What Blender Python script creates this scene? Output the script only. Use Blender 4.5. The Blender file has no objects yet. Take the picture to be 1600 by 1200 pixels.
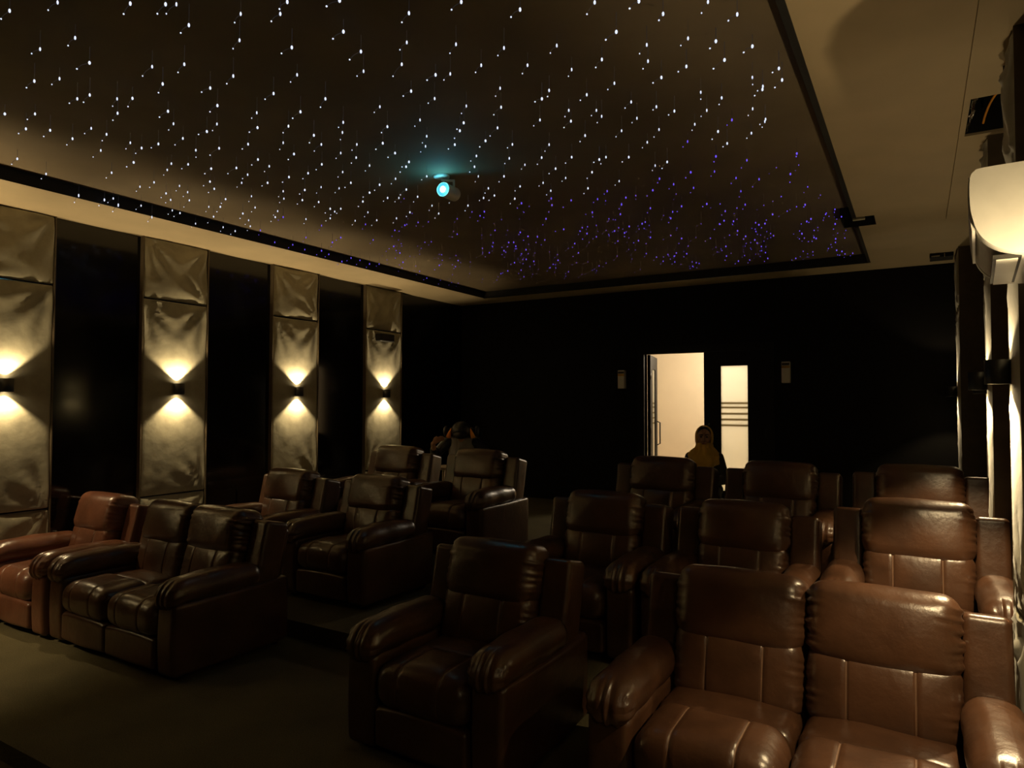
import bpy, bmesh, math, random
import numpy as np
from mathutils import Vector, Matrix

# ------------------------------------------------------------------ scene, camera, world, exposure
scene = bpy.context.scene
COL = scene.collection
random.seed(7)
RNG = np.random.default_rng(7)

CAM = Vector((0.0, 0.0, 1.78))
F_PX, YAW, PITCH, ROLL = 1064.75, 0.53716, 0.0302, 0.0019
FW = Vector((-math.sin(YAW) * math.cos(PITCH), math.cos(YAW) * math.cos(PITCH), math.sin(PITCH)))
_rt = Vector((math.cos(YAW), math.sin(YAW), 0.0))
_up = _rt.cross(FW)
RT = _rt * math.cos(ROLL) + _up * math.sin(ROLL)
UP = -_rt * math.sin(ROLL) + _up * math.cos(ROLL)
cam_data = bpy.data.cameras.new('camera')
cam = bpy.data.objects.new('camera', cam_data)
COL.objects.link(cam)
cam.matrix_world = Matrix(((RT.x, UP.x, -FW.x, CAM.x), (RT.y, UP.y, -FW.y, CAM.y), (RT.z, UP.z, -FW.z, CAM.z), (0, 0, 0, 1)))
cam_data.sensor_fit = 'HORIZONTAL'
cam_data.sensor_width = 36.0
cam_data.lens = 36.0 * F_PX / 1600.0
cam_data.clip_start = 0.05
scene.camera = cam

world = bpy.data.worlds.new('world')
scene.world = world
world.use_nodes = True
world.node_tree.nodes['Background'].inputs[0].default_value = (0.9, 0.85, 0.8, 1)
world.node_tree.nodes['Background'].inputs[1].default_value = 0.0

scene.view_settings.view_transform = 'Standard'
scene.view_settings.look = 'None'
scene.view_settings.exposure = 0.0
scene.view_settings.gamma = 1.0
scene.view_settings.use_curve_mapping = False

SCONCE_W = 38.0          # watts per beam
SCONCE_SPILL = 0.5       # watts of the wide spill round each beam
SCONCE_COL = (1.0, 0.75, 0.40)


def ray(u, v):
    return FW * F_PX + RT * (u - 800) - UP * (v - 600)


def on_z(u, v, z):
    d = ray(u, v)
    return CAM + d * ((z - CAM.z) / d.z)


# ------------------------------------------------------------------ materials
def new_mat(name):
    m = bpy.data.materials.new(name)
    m.use_nodes = True
    nt = m.node_tree
    b = nt.nodes['Principled BSDF']
    return m, nt, b


def coords(nt, scale=(1, 1, 1)):
    tc = nt.nodes.new('ShaderNodeTexCoord')
    mp = nt.nodes.new('ShaderNodeMapping')
    mp.inputs['Scale'].default_value = scale
    nt.links.new(tc.outputs['Object'], mp.inputs['Vector'])
    return mp.outputs['Vector']


def noise(nt, vec, scale, detail=3, rough=0.5):
    n = nt.nodes.new('ShaderNodeTexNoise')
    n.inputs['Scale'].default_value = scale
    n.inputs['Detail'].default_value = detail
    n.inputs['Roughness'].default_value = rough
    nt.links.new(vec, n.inputs['Vector'])
    return n.outputs['Fac']


def ramp(nt, fac, c0, c1, p0=0.35, p1=0.65):
    r = nt.nodes.new('ShaderNodeValToRGB')
    r.color_ramp.elements[0].position = p0
    r.color_ramp.elements[1].position = p1
    r.color_ramp.elements[0].color = (*c0, 1)
    r.color_ramp.elements[1].color = (*c1, 1)
    nt.links.new(fac, r.inputs['Fac'])
    return r.outputs['Color']


def bump(nt, b, facs):
    last = None
    for fac, strength, dist in facs:
        n = nt.nodes.new('ShaderNodeBump')
        n.inputs['Strength'].default_value = strength
        n.inputs['Distance'].default_value = dist
        nt.links.new(fac, n.inputs['Height'])
        if last is not None:
            nt.links.new(last, n.inputs['Normal'])
        last = n.outputs['Normal']
    nt.links.new(last, b.inputs['Normal'])


def simple(name, col, rough=0.5, metal=0.0, spec=0.5, var=0.12, nscale=14, bstr=0.0, bdist=0.002):
    m, nt, b = new_mat(name)
    v = coords(nt)
    f = noise(nt, v, nscale, 4)
    c0 = tuple(max(0, c * (1 - var)) for c in col)
    c1 = tuple(min(1, c * (1 + var)) for c in col)
    nt.links.new(ramp(nt, f, c0, c1), b.inputs['Base Color'])
    b.inputs['Roughness'].default_value = rough
    b.inputs['Metallic'].default_value = metal
    b.inputs['Specular IOR Level'].default_value = spec
    if bstr:
        bump(nt, b, [(f, bstr, bdist)])
    return m


def emit(name, col, strength):
    m, nt, b = new_mat(name)
    b.inputs['Base Color'].default_value = (0, 0, 0, 1)
    b.inputs['Emission Color'].default_value = (*col, 1)
    b.inputs['Emission Strength'].default_value = strength
    return m


def leather_mat(name, col):
    m, nt, b = new_mat(name)
    v = coords(nt)
    big = noise(nt, v, 5.0, 3)
    c0 = tuple(c * 0.78 for c in col)
    c1 = tuple(min(1, c * 1.2) for c in col)
    nt.links.new(ramp(nt, big, c0, c1), b.inputs['Base Color'])
    b.inputs['Roughness'].default_value = 0.31
    b.inputs['Specular IOR Level'].default_value = 0.7
    vo = nt.nodes.new('ShaderNodeTexVoronoi')
    vo.inputs['Scale'].default_value = 320
    nt.links.new(v, vo.inputs['Vector'])
    wr = noise(nt, v, 16, 5, 0.55)
    bump(nt, b, [(wr, 0.22, 0.015), (vo.outputs['Distance'], 0.12, 0.001)])
    return m


def fabric_mat(name, col, rough=0.8, sheen=0.3):
    m, nt, b = new_mat(name)
    v = coords(nt)
    n1 = noise(nt, v, 3.2, 6, 0.62)
    c0 = tuple(c * 0.72 for c in col)
    c1 = tuple(min(1, c * 1.2) for c in col)
    nt.links.new(ramp(nt, n1, c0, c1, 0.3, 0.7), b.inputs['Base Color'])
    b.inputs['Roughness'].default_value = rough
    b.inputs['Specular IOR Level'].default_value = 0.3
    b.inputs['Sheen Weight'].default_value = sheen
    n2 = noise(nt, v, 5.5, 4, 0.5)
    n3 = noise(nt, v, 160, 2, 0.6)
    bump(nt, b, [(n2, 0.22, 0.02), (n3, 0.15, 0.002)])
    return m


def carpet_mat():
    m, nt, b = new_mat('carpet')
    v = coords(nt)
    n1 = noise(nt, v, 190, 3, 0.7)
    n2 = noise(nt, v, 2.5, 4, 0.5)
    col = ramp(nt, n1, (0.06, 0.05, 0.026), (0.17, 0.145, 0.08), 0.3, 0.7)
    mx = nt.nodes.new('ShaderNodeMix')
    mx.data_type = 'RGBA'
    mx.blend_type = 'MULTIPLY'
    mx.inputs[0].default_value = 0.6
    nt.links.new(col, mx.inputs[6])
    nt.links.new(ramp(nt, n2, (0.7, 0.7, 0.7), (1, 1, 1)), mx.inputs[7])
    nt.links.new(mx.outputs[2], b.inputs['Base Color'])
    b.inputs['Roughness'].default_value = 0.95
    b.inputs['Specular IOR Level'].default_value = 0.1
    bump(nt, b, [(n1, 0.6, 0.006)])
    return m


def frosted_mat(name, col):
    m, nt, b = new_mat(name)
    nt.nodes.remove(b)
    out = nt.nodes['Material Output']
    tr = nt.nodes.new('ShaderNodeBsdfTranslucent')
    gl = nt.nodes.new('ShaderNodeBsdfPrincipled')
    gl.inputs['Base Color'].default_value = (*col, 1)
    gl.inputs['Roughness'].default_value = 0.4
    tr.inputs['Color'].default_value = (*col, 1)
    mix = nt.nodes.new('ShaderNodeMixShader')
    mix.inputs[0].default_value = 0.15
    nt.links.new(tr.outputs[0], mix.inputs[1])
    nt.links.new(gl.outputs[0], mix.inputs[2])
    nt.links.new(mix.outputs[0], out.inputs['Surface'])
    return m


M = {}
M['leather'] = leather_mat('brown_leather', (0.076, 0.034, 0.0175))
M['leather_red'] = leather_mat('reddish_leather', (0.135, 0.052, 0.028))
M['thread'] = simple('seam_thread', (0.15, 0.078, 0.043), 0.6)
M['feet'] = simple('black_plastic', (0.012, 0.012, 0.012), 0.45)
M['carpet'] = carpet_mat()
M['soffit'] = simple('cream_plaster', (0.46, 0.37, 0.23), 0.75, var=0.06, nscale=2.2)
M['star_ceiling'] = simple('grey_felt_ceiling', (0.17, 0.13, 0.078), 0.85, var=0.12, nscale=1.3)
M['black'] = simple('matt_black_paint', (0.008, 0.008, 0.008), 0.7)
M['black_wall'] = simple('black_wall_cloth', (0.005, 0.0046, 0.0046), 0.8, spec=0.2, nscale=5)
M['gloss_black'] = simple('gloss_black_laminate', (0.005, 0.005, 0.005), 0.10, var=0.3, nscale=1.2)
M['pad'] = fabric_mat('olive_padded_cloth', (0.35, 0.322, 0.228))
M['trim'] = simple('brown_edge_strip', (0.10, 0.075, 0.045), 0.45)
M['sconce'] = simple('black_metal', (0.014, 0.013, 0.012), 0.4, metal=0.3)
M['sconce_glow'] = emit('sconce_lens_glow', (1.0, 0.8, 0.5), 8.0)
M['white_plastic'] = simple('white_plastic', (0.78, 0.76, 0.70), 0.32, var=0.03)
M['dark_vent'] = simple('dark_vent', (0.03, 0.028, 0.025), 0.5)
M['label_cream'] = simple('cream_sticker', (0.6, 0.55, 0.4), 0.5)
M['door'] = simple('black_painted_wood', (0.008, 0.0075, 0.0075), 0.65, spec=0.2)
M['glass'] = frosted_mat('frosted_glass', (0.90, 0.90, 0.84))
M['glass_band'] = frosted_mat('clear_band_in_glass', (0.45, 0.40, 0.28))
M['lobby'] = simple('cream_lobby_paint', (0.78, 0.69, 0.54), 0.8, var=0.03, nscale=2)
M['steel'] = simple('brushed_steel', (0.5, 0.48, 0.44), 0.3, metal=1.0)
M['foil'] = simple('crumpled_foil', (0.75, 0.7, 0.6), 0.22, metal=1.0, nscale=40, bstr=0.8, bdist=0.02)
M['orange_cable'] = simple('orange_cable', (0.8, 0.33, 0.03), 0.45)
M['mustard'] = fabric_mat('mustard_cotton', (0.70, 0.44, 0.07), 0.85)
M['black_cloth'] = fabric_mat('black_cotton', (0.02, 0.017, 0.016), 0.85)
M['grey_cloth'] = fabric_mat('pale_grey_cotton', (0.32, 0.31, 0.32), 0.85)
M['skin'] = simple('skin', (0.42, 0.23, 0.15), 0.5, var=0.05)
M['hair'] = simple('black_hair', (0.012, 0.009, 0.008), 0.4, nscale=60)
M['orange'] = simple('orange_flash', (0.85, 0.33, 0.03), 0.4)
M['cap'] = simple('black_cap', (0.010, 0.010, 0.014), 0.35)
M['phone'] = simple('pale_phone', (0.55, 0.52, 0.48), 0.25)
M['cream_table'] = simple('cream_table_paint', (0.62, 0.5, 0.34), 0.45)
M['star_white'] = emit('star_white_glow', (0.72, 0.78, 1.0), 1.25)
M['star_blue'] = emit('star_violet_glow', (0.16, 0.09, 1.0), 1.1)
M['strand'] = emit('fibre_dim_glow', (0.5, 0.5, 0.6), 0.03)
M['strand_blue'] = emit('fibre_dim_violet_glow', (0.12, 0.09, 0.5), 0.012)
M['gold'] = simple('gold_foil', (0.55, 0.32, 0.06), 0.35, metal=0.6)


# ------------------------------------------------------------------ mesh helpers
def mesh_obj(name, verts, faces, mats, parent=None, smooth=True, midx=None, loc=None):
    me = bpy.data.meshes.new(name)
    me.from_pydata([tuple(map(float, v)) for v in verts], [], [tuple(map(int, f)) for f in faces])
    for m in (mats if isinstance(mats, (list, tuple)) else [mats]):
        me.materials.append(m)
    if midx is not None:
        me.polygons.foreach_set('material_index', [int(i) for i in midx])
    if smooth:
        me.polygons.foreach_set('use_smooth', [True] * len(me.polygons))
    me.update()
    o = bpy.data.objects.new(name, me)
    COL.objects.link(o)
    if parent is not None:
        o.parent = parent
    if loc is not None:
        o.location = loc
    return o


class MB:
    """Collects shapes; every build() is ONE mesh object."""
    def __init__(self):
        self.v, self.f, self.m = [], [], []

    def add(self, verts, faces, mi=0):
        n = len(self.v)
        self.v.extend([tuple(map(float, q)) for q in verts])
        self.f.extend([tuple(int(i) + n for i in q) for q in faces])
        self.m.extend(list(mi) if hasattr(mi, '__len__') else [mi] * len(faces))
        return self

    def box(self, x0, x1, y0, y1, z0, z1, mi=0):
        v = [(x, y, z) for x in (x0, x1) for y in (y0, y1) for z in (z0, z1)]
        f = [(0, 1, 3, 2), (4, 6, 7, 5), (0, 4, 5, 1), (2, 3, 7, 6), (0, 2, 6, 4), (1, 5, 7, 3)]
        return self.add(v, f, mi)

    def tube(self, pts, radii, seg=10, mi=0, cap=True):
        pts = [Vector(p) for p in pts]
        if not hasattr(radii, '__len__'):
            radii = [radii] * len(pts)
        vs, fs = [], []
        n = len(pts)
        prev = None
        for i, p in enumerate(pts):
            t = (pts[min(i + 1, n - 1)] - pts[max(i - 1, 0)]).normalized()
            a = Vector((0, 0, 1)) if abs(t.z) < 0.9 else Vector((1, 0, 0))
            if prev is not None:
                a = prev
            b1 = (a - t * a.dot(t)).normalized()
            prev = b1
            b2 = t.cross(b1)
            for k in range(seg):
                th = 2 * math.pi * k / seg
                vs.append(p + (b1 * math.cos(th) + b2 * math.sin(th)) * radii[i])
        for i in range(n - 1):
            for k in range(seg):
                k2 = (k + 1) % seg
                fs.append((i * seg + k, i * seg + k2, (i + 1) * seg + k2, (i + 1) * seg + k))
        if cap:
            fs.append(tuple(range(seg - 1, -1, -1)))
            fs.append(tuple((n - 1) * seg + k for k in range(seg)))
        return self.add(vs, fs, mi)

    def ball(self, c, r, seg=12, rings=8, mi=0):
        if not hasattr(r, '__len__'):
            r = (r, r, r)
        vs, fs = [], []
        for i in range(rings + 1):
            ph = math.pi * i / rings
            for k in range(seg):
                th = 2 * math.pi * k / seg
                vs.append((c[0] + r[0] * math.sin(ph) * math.cos(th), c[1] + r[1] * math.sin(ph) * math.sin(th), c[2] - r[2] * math.cos(ph)))
        for i in range(rings):
            for k in range(seg):
                k2 = (k + 1) % seg
                fs.append((i * seg + k, i * seg + k2, (i + 1) * seg + k2, (i + 1) * seg + k))
        return self.add(vs, fs, mi)

    def build(self, name, mats, parent=None, smooth=False, loc=None):
        return mesh_obj(name, self.v, self.f, mats, parent, smooth, self.m, loc)


def axis_pts(h, r, n, extra=()):
    k = 4
    a = list(np.linspace(-h, -h + r, k + 1)) + list(np.linspace(-h + r, h - r, n + 1))[1:-1] + list(np.linspace(h - r, h, k + 1))
    for e in extra:
        a = [q for q in a if abs(q - e) > 0.011]
        a += [e - 0.010, e - 0.0035, e - 0.0012, e + 0.0012, e + 0.0035, e + 0.010]
    return sorted(set(round(q, 5) for q in a))


def rbox(hx, hy, hz, r, n=(10, 8, 10), seams=()):
    """Rounded block as a grid: verts, faces, outward directions, face-centre seam flags."""
    r = min(r, hx * 0.98, hy * 0.98, hz * 0.98)
    ax = [axis_pts(hx, r, n[0], seams), axis_pts(hy, r, n[1]), axis_pts(hz, r, n[2])]
    N = [len(a) for a in ax]
    idx, P, faces = {}, [], []

    def vid(i, j, k):
        key = (i, j, k)
        if key not in idx:
            idx[key] = len(P)
            P.append((ax[0][i], ax[1][j], ax[2][k]))
        return idx[key]
    for d in range(3):
        a, b = (d + 1) % 3, (d + 2) % 3
        for side in (0, N[d] - 1):
            for i in range(N[a] - 1):
                for j in range(N[b] - 1):
                    q = []
                    for (ii, jj) in ((i, j), (i + 1, j), (i + 1, j + 1), (i, j + 1)):
                        t = [0, 0, 0]
                        t[d], t[a], t[b] = side, ii, jj
                        q.append(vid(*t))
                    faces.append(tuple(q if side else q[::-1]))
    P = np.array(P)
    inner = np.array([hx - r, hy - r, hz - r])
    C = np.clip(P, -inner, inner)
    D = P - C
    # push the rounded zones out to a true round
    L = np.linalg.norm(D, axis=1, keepdims=True)
    mx = np.max(np.abs(D), axis=1, keepdims=True)
    Dn = D / np.maximum(L, 1e-9)
    V = C + Dn * np.maximum(mx, 1e-9)
    mi = []
    for f in faces:
        xs = P[list(f), 0]
        flag = 0
        for s in seams:
            if xs.min() >= s - 0.0036 and xs.max() <= s + 0.0036 and xs.max() - xs.min() > 1e-4:
                flag = 1
        mi.append(flag)
    return V, faces, Dn, mi


def sstep(a, b, x):
    t = np.clip((x - a) / (b - a), 0, 1)
    return t * t * (3 - 2 * t)


def groove(V, Dn, seams, depth=0.006, w=0.006):
    for s in seams:
        V = V - Dn * (depth * np.exp(-((V[:, 0] - s) / w) ** 2))[:, None]
    return V


def rotx(V, ang, pivot):
    c, s = math.cos(ang), math.sin(ang)
    Q = V - np.array(pivot)
    y = Q[:, 1] * c - Q[:, 2] * s
    z = Q[:, 1] * s + Q[:, 2] * c
    Q = np.stack([Q[:, 0], y, z], 1)
    return Q + np.array(pivot)


def empty(name, loc, rz=0.0):
    o = bpy.data.objects.new(name, None)
    o.empty_display_size = 0.2
    COL.objects.link(o)
    o.location = loc
    o.rotation_euler = (0, 0, rz)
    return o


def tag(o, label, cat, group=None):
    o['label'] = label
    o['category'] = cat
    if group:
        o['group'] = group
    return o


def struct(o):
    o['kind'] = 'structure'
    return o


def copy_tree(o, parent=None):
    c = o.copy()
    COL.objects.link(c)
    if parent is not None:
        c.parent = parent
    for ch in list(o.children):
        copy_tree(ch, c)
    return c


# ------------------------------------------------------------------ setting
XL, XR, YB = -6.70, 0.62, 9.55
ZS, ZU = 3.467, 3.57          # soffit underside, star ceiling
TL, TR, TB, TF = -5.90, -0.475, 9.03, -0.6
Y0 = -1.6
F2, F3 = 0.13, 0.30           # row floors
Y2, Y3 = 3.66, 5.10           # platform fronts

fl = MB()
YF = 1.76
fl.box(XL, XR, YF, Y2, -0.6, 0.0)
fl.box(XL, XR, Y2, Y3, -0.6, F2)
fl.box(XL, XR, Y3, YB, -0.6, F3)
fl.box(XL, XR, Y0, YF, -0.6, -0.10)
struct(fl.build('floor', M['carpet']))

w = MB().box(XL - 0.12, XL, Y0, YB + 0.1, -0.6, 3.8)
struct(w.build('wall_left', M['gloss_black']))
w = MB().box(XR, XR + 0.12, Y0, YB + 0.1, -0.6, 3.8)
struct(w.build('wall_right', M['gloss_black']))
w = MB().box(XL, XR, Y0 - 0.12, Y0, -0.6, 3.8)
struct(w.build('wall_front', M['black_wall']))
DX0, DX1, DZ = -3.43, -1.74, 2.52      # doorway
w = MB()
w.box(XL, DX0, YB, YB + 0.10, -0.6, 3.8)
w.box(DX1, XR, YB, YB + 0.10, -0.6, 3.8)
w.box(DX0, DX1, YB, YB + 0.10, DZ, 3.8)
w.box(DX0, DX1, YB, YB + 0.10, -0.6, F3)
struct(w.build('wall_back', M['black_wall']))

# ceiling: star felt field up in the tray, cream border round it
struct(MB().box(TL - 0.05, TR + 0.05, TF - 0.05, TB + 0.05, ZU, ZU + 0.1).build('ceiling', M['star_ceiling']))
XB = 0.24                               # lower bulkhead begins here
NX0, NX1, NY0, NY1 = -0.585, -0.31, 6.80, 7.16   # notch cut into the border
s = MB()
s.box(XL, TL, Y0, YB, ZS, 3.75)
s.box(TL, XR, TB, YB, ZS, 3.75)
s.box(TR, XB, Y0, NY0, ZS, 3.75)
s.box(NX1, XB, NY0, NY1, ZS, 3.75)
s.box(TR, XB, NY1, TB, ZS, 3.75)
s.box(XB, XR, 7.2, TB, ZS, 3.75)
s.box(TL, TR, Y0, TF, ZS, 3.75)
struct(s.build('ceiling_border', M['soffit']))
# bulkhead along the right wall, with the square hole left open
HX0, HX1, HY0, HY1 = 0.27, 0.52, 4.42, 5.02
b = MB()
ZB = 3.445
for (x0, x1, y0, y1) in ((XB, HX0, Y0, 7.2), (HX1, XR, Y0, 7.2), (HX0, HX1, Y0, HY0), (HX0, HX1, HY1, 7.2)):
    b.box(x0, x1, y0, y1, ZB, 3.75)
struct(b.build('ceiling_bulkhead', M['soffit']))
vb = MB().box(HX0 - 0.02, HX1 + 0.02, HY0 - 0.02, HY1 + 0.02, 3.74, 3.78)
vb.box(HX0, HX0 + 0.004, HY0, HY1, ZB + 0.014, 3.74)  # thin black liners: the hole's inner shade put into the colour
vb.box(HX1 - 0.004, HX1, HY0, HY1, ZB + 0.014, 3.74)
vb.box(HX0, HX1, HY0, HY0 + 0.004, ZB + 0.014, 3.74)
vb.box(HX0, HX1, HY1 - 0.004, HY1, ZB + 0.014, 3.74)
struct(vb.build('ceiling_void', M['black']))
t = MB()
t.box(TL - 0.001, TL + 0.004, TF, TB, ZS - 0.001, ZU)
t.box(TL, TR, TB - 0.004, TB + 0.001, ZS - 0.001, ZU)
t.box(TR - 0.004, TR + 0.001, TF, NY0, ZS - 0.001, ZU)
t.box(TR - 0.012, TR + 0.022, TF, NY0, ZS - 0.006, ZS)
t.box(TR - 0.012, TR + 0.018, NY1, TB, ZS - 0.006, ZS)
t.box(TL, TR, TB - 0.02, TB + 0.012, ZS - 0.006, ZS)
struct(t.build('trim_1', M['black']))
struct(MB().box(-3.4, -1.3, TB + 0.013, TB + 0.026, ZS - 0.010, ZS).build('trim_2', M['label_cream']))

# notch in the border with a slim fitting
n = empty('ceiling_slot_light', ((NX0 + NX1) / 2, (NY0 + NY1) / 2, ZS))
tag(n, 'black slot cut in the cream ceiling border with a slim unlit white fitting', 'ceiling fitting')
hb = MB()
hx, hy = (NX1 - NX0) / 2, (NY1 - NY0) / 2
hb.box(-hx, hx, -hy, hy, 0.10, 0.11)
hb.box(-hx, -hx + 0.005, -hy, hy, 0.0, 0.10)
hb.box(hx - 0.005, hx, -hy, hy, 0.0, 0.10)
hb.box(-hx, hx, -hy, -hy + 0.005, 0.0, 0.10)
hb.box(-hx, hx, hy - 0.005, hy, 0.0, 0.10)
hb.build('housing', M['black'], n)
MB().box(-0.05, 0.05, 0.02, 0.07, 0.03, 0.05).build('fitting_bar', M['label_cream'], n)

# doorway frame
dt = MB()
dt.box(DX0 - 0.10, DX0, YB - 0.03, YB + 0.11, F3, DZ + 0.10)
dt.box(DX1, DX1 + 0.10, YB - 0.03, YB + 0.11, F3, DZ + 0.10)
dt.box(DX0, DX1, YB - 0.03, YB + 0.11, DZ, DZ + 0.10)
struct(dt.build('trim_3', M['door']))
# lobby beyond
lb = MB()
lb.box(-5.2, -0.4, 12.4, 12.5, F3, 3.2)
lb.box(-5.3, -5.2, YB + 0.1, 12.5, F3, 3.2)
lb.box(-0.4, -0.3, YB + 0.1, 12.5, F3, 3.2)
lb.box(-5.2, -0.4, YB + 0.1, 12.4, 3.1, 3.2)
struct(lb.build('wall_lobby', M['lobby']))
struct(MB().box(-5.2, -0.4, YB + 0.1, 12.4, F3 - 0.1, F3).build('floor_lobby', M['cream_table']))
struct(MB().box(-3.21, -3.05, 12.36, 12.42, F3, 3.1).build('trim_4', M['lobby']))

M['lobby_lamp'] = emit('lobby_lamp_glow', (1.0, 0.82, 0.58), 6.0)
o = empty('ceiling_light', (-2.6, 10.9, 3.1))
tag(o, 'round ceiling lamp in the bright lobby beyond the open door', 'ceiling light')
MB().tube([(0, 0, 0), (0, 0, -0.05)], [0.2, 0.2], 24).build('rim', M['white_plastic'], o)
MB().tube([(0, 0, -0.05), (0, 0, -0.06)], [0.18, 0.16], 24).build('diffuser', M['lobby_lamp'], o)
ld = bpy.data.lights.new('lobby_lamp', 'POINT')
ld.energy = 120
ld.color = (1.0, 0.83, 0.6)
ld.shadow_soft_size = 0.2
lo = bpy.data.objects.new('lobby_lamp', ld)
COL.objects.link(lo)
lo.parent = o
lo.location = (0, 0, -0.30)


def leaf(name, hinge, ang, sgn, glass_bottom):
    """One door leaf, hinge at its origin, running along local +x * sgn."""
    r = empty(name, hinge, ang)
    r['kind'] = 'structure'
    W, H, T = 0.832, DZ - F3 - 0.001, 0.045
    g0, g1, gz0, gz1 = 0.24, 0.60, glass_bottom, 2.02
    m = MB()
    def bx(a, b2, z0, z1, mi=0, t=T / 2):
        x0, x1 = sorted((a * sgn, b2 * sgn))
        m.box(x0, x1, -t, t, z0, z1, mi)
    bx(0.0, g0, 0.01, H); bx(g1, W, 0.01, H); bx(g0, g1, 0.01, gz0); bx(g0, g1, gz1, H)
    m.build('leaf_panel', M['door'], r)
    m = MB()
    bands = [1.20, 1.28, 1.36, 1.445, 1.505]
    z = gz0
    for bz in bands:
        bx(g0, g1, z, bz - 0.012, 0, 0.006)
        bx(g0, g1, bz - 0.012, bz + 0.012, 1, 0.006)
        z = bz + 0.012
    bx(g0, g1, z, gz1, 0, 0.006)
    m.build('glass_pane', [M['glass'], M['glass_band']], r)
    h = MB()
    for sy in (-1, 1):
        xx = (W - 0.07) * sgn
        h.tube([(xx, sy * T / 2, 0.85), (xx, sy * 0.07, 0.87), (xx, sy * 0.07, 1.2), (xx, sy * T / 2, 1.22)], 0.010, 8)
    h.build('handle', M['sconce'], r, True)
    hg = MB()
    for z in (0.25, 1.05, 1.85):
        hg.tube([(0, -0.02, z), (0, -0.02, z + 0.11)], 0.012, 8)
    hg.build('hinge', M['sconce'], r, True)
    return r


tag(leaf('door_1', (DX0 + 0.02, YB + 0.13, F3), math.radians(102), 1, 0.30), 'left leaf of the double door standing open into the lobby', 'door')
tag(leaf('door_2', (DX1 - 0.002, YB + 0.05, F3), 0.0, -1, 0.30), 'right closed black door leaf with a banded frosted glass strip', 'door')

# ------------------------------------------------------------------ wall sconces and padded panels
def make_sconce():
    """Faces +x (off the left wall)."""
    r = empty('wall_sconce', (0, 0, 0))
    m = MB()
    m.box(0.0, 0.012, -0.05, 0.05, -0.05, 0.05)
    m.build('back_plate', M['sconce'], r)
    m = MB()
    seg = 28
    R, H = 0.052, 0.056
    cx = 0.066
    vs, fs = [], []
    for (rr, z) in ((R, -H), (R, H), (R - 0.006, H), (R - 0.006, H - 0.014), (0.0001, H - 0.014)):
        for k in range(seg):
            a = 2 * math.pi * k / seg
            vs.append((cx + rr * math.cos(a), rr * math.sin(a), z))
    for i in range(4):
        for k in range(seg):
            fs.append((i * seg + k, i * seg + (k + 1) % seg, (i + 1) * seg + (k + 1) % seg, (i + 1) * seg + k))
    base = len(vs)
    for (rr, z) in ((R, -H), (R - 0.006, -H), (R - 0.006, -H + 0.014), (0.0001, -H + 0.014)):
        for k in range(seg):
            a = 2 * math.pi * k / seg
            vs.append((cx + rr * math.cos(a), rr * math.sin(a), z))
    for i in range(3):
        for k in range(seg):
            fs.append((base + i * seg + (k + 1) % seg, base + i * seg + k, base + (i + 1) * seg + k, base + (i + 1) * seg + (k + 1) % seg))
    m.add(vs, fs)
    m.build('body', M['sconce'], r, True)
    for sg in (1, -1):
        m = MB().tube([(cx, 0, sg * (H - 0.012)), (cx, 0, sg * (H - 0.006))], 0.040, 20)
        m.build('lens', M['sconce_glow'], r)
    return r


SCONCE_DATA = {}


def sconce_light(parent, sg, watts, size=106, blend=0.35):
    ld = bpy.data.lights.new('sconce_beam', 'SPOT')
    ld.energy = watts
    ld.color = SCONCE_COL
    ld.spot_size = math.radians(size)
    ld.spot_blend = blend
    ld.shadow_soft_size = 0.012
    lo = bpy.data.objects.new('sconce_beam', ld)
    COL.objects.link(lo)
    lo.parent = parent
    lo.location = (0.066, 0, sg * 0.058)
    lo.rotation_euler = (math.pi, 0, 0) if sg > 0 else (0, 0, 0)


SC0 = make_sconce()
sconces = [  # x of wall face, y, rz, label
    (XL + 0.045, 1.20, 0, 'black up and down wall lamp nearest the camera on the left wall'),
    (XL + 0.045, 2.75, 0, 'lit up and down lamp on the left wall above the reddish armchair'),
    (XL + 0.045, 4.31, 0, 'lit up and down lamp on the left wall, on the panel behind the two-seater'),
    (XL + 0.045, 5.91, 0, 'lit up and down lamp on the third padded panel along the left wall'),
    (XL + 0.045, 7.53, 0, 'lit up and down lamp on the farthest padded panel under the small black box'),
    (0.415, 0.75, math.pi, 'up and down wall lamp beside the camera on the right wall'),
    (0.415, 2.54, math.pi, 'up and down wall lamp on the right wall just below the air conditioner'),
    (0.385, 3.86, math.pi, 'lit up and down lamp on the right wall just beyond the air conditioner'),
    (0.395, 5.24, math.pi, 'up and down lamp on the right wall between the second and back rows'),
    (0.515, 6.90, math.pi, 'half hidden up and down lamp on the right wall behind the back row'),
    (0.395, 9.05, math.pi, 'farthest up and down lamp on the right wall near the back corner'),
]
for i, (x, y, rz, lab) in enumerate(sconces):
    o = SC0 if i == 0 else copy_tree(SC0)
    o.location = (x, y, 1.935)
    o.rotation_euler = (0, 0, rz)
    tag(o, lab, 'wall lamp', 'wall lamps on the left wall' if x < 0 else 'wall lamps on the right wall')
for i, o in enumerate([q for q in COL.objects if q.name.startswith('wall_sconce')]):
    y_ = sconces[i][1]
    right = sconces[i][0] > 0
    k = {0.75: 0.25, 2.54: 1.5, 3.86: 2.5, 1.20: 2.6, 4.31: 1.25, 5.91: 1.25, 5.24: 1.6, 6.90: 0.5, 9.05: 0.4}.get(y_, 1.0)
    spill = {0.75: 5.5, 2.54: 5.0, 1.20: 6.0}.get(y_, SCONCE_SPILL)
    for sg in (1, -1):
        watts = SCONCE_W * k
        if right and sg > 0:
            watts = 22.0 if y_ == 2.54 else min(watts, 8.0)
        sconce_light(o, sg, watts)
        sconce_light(o, sg, spill * (0.3 if right and sg > 0 else 1.0), 168, 0.5)


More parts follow.
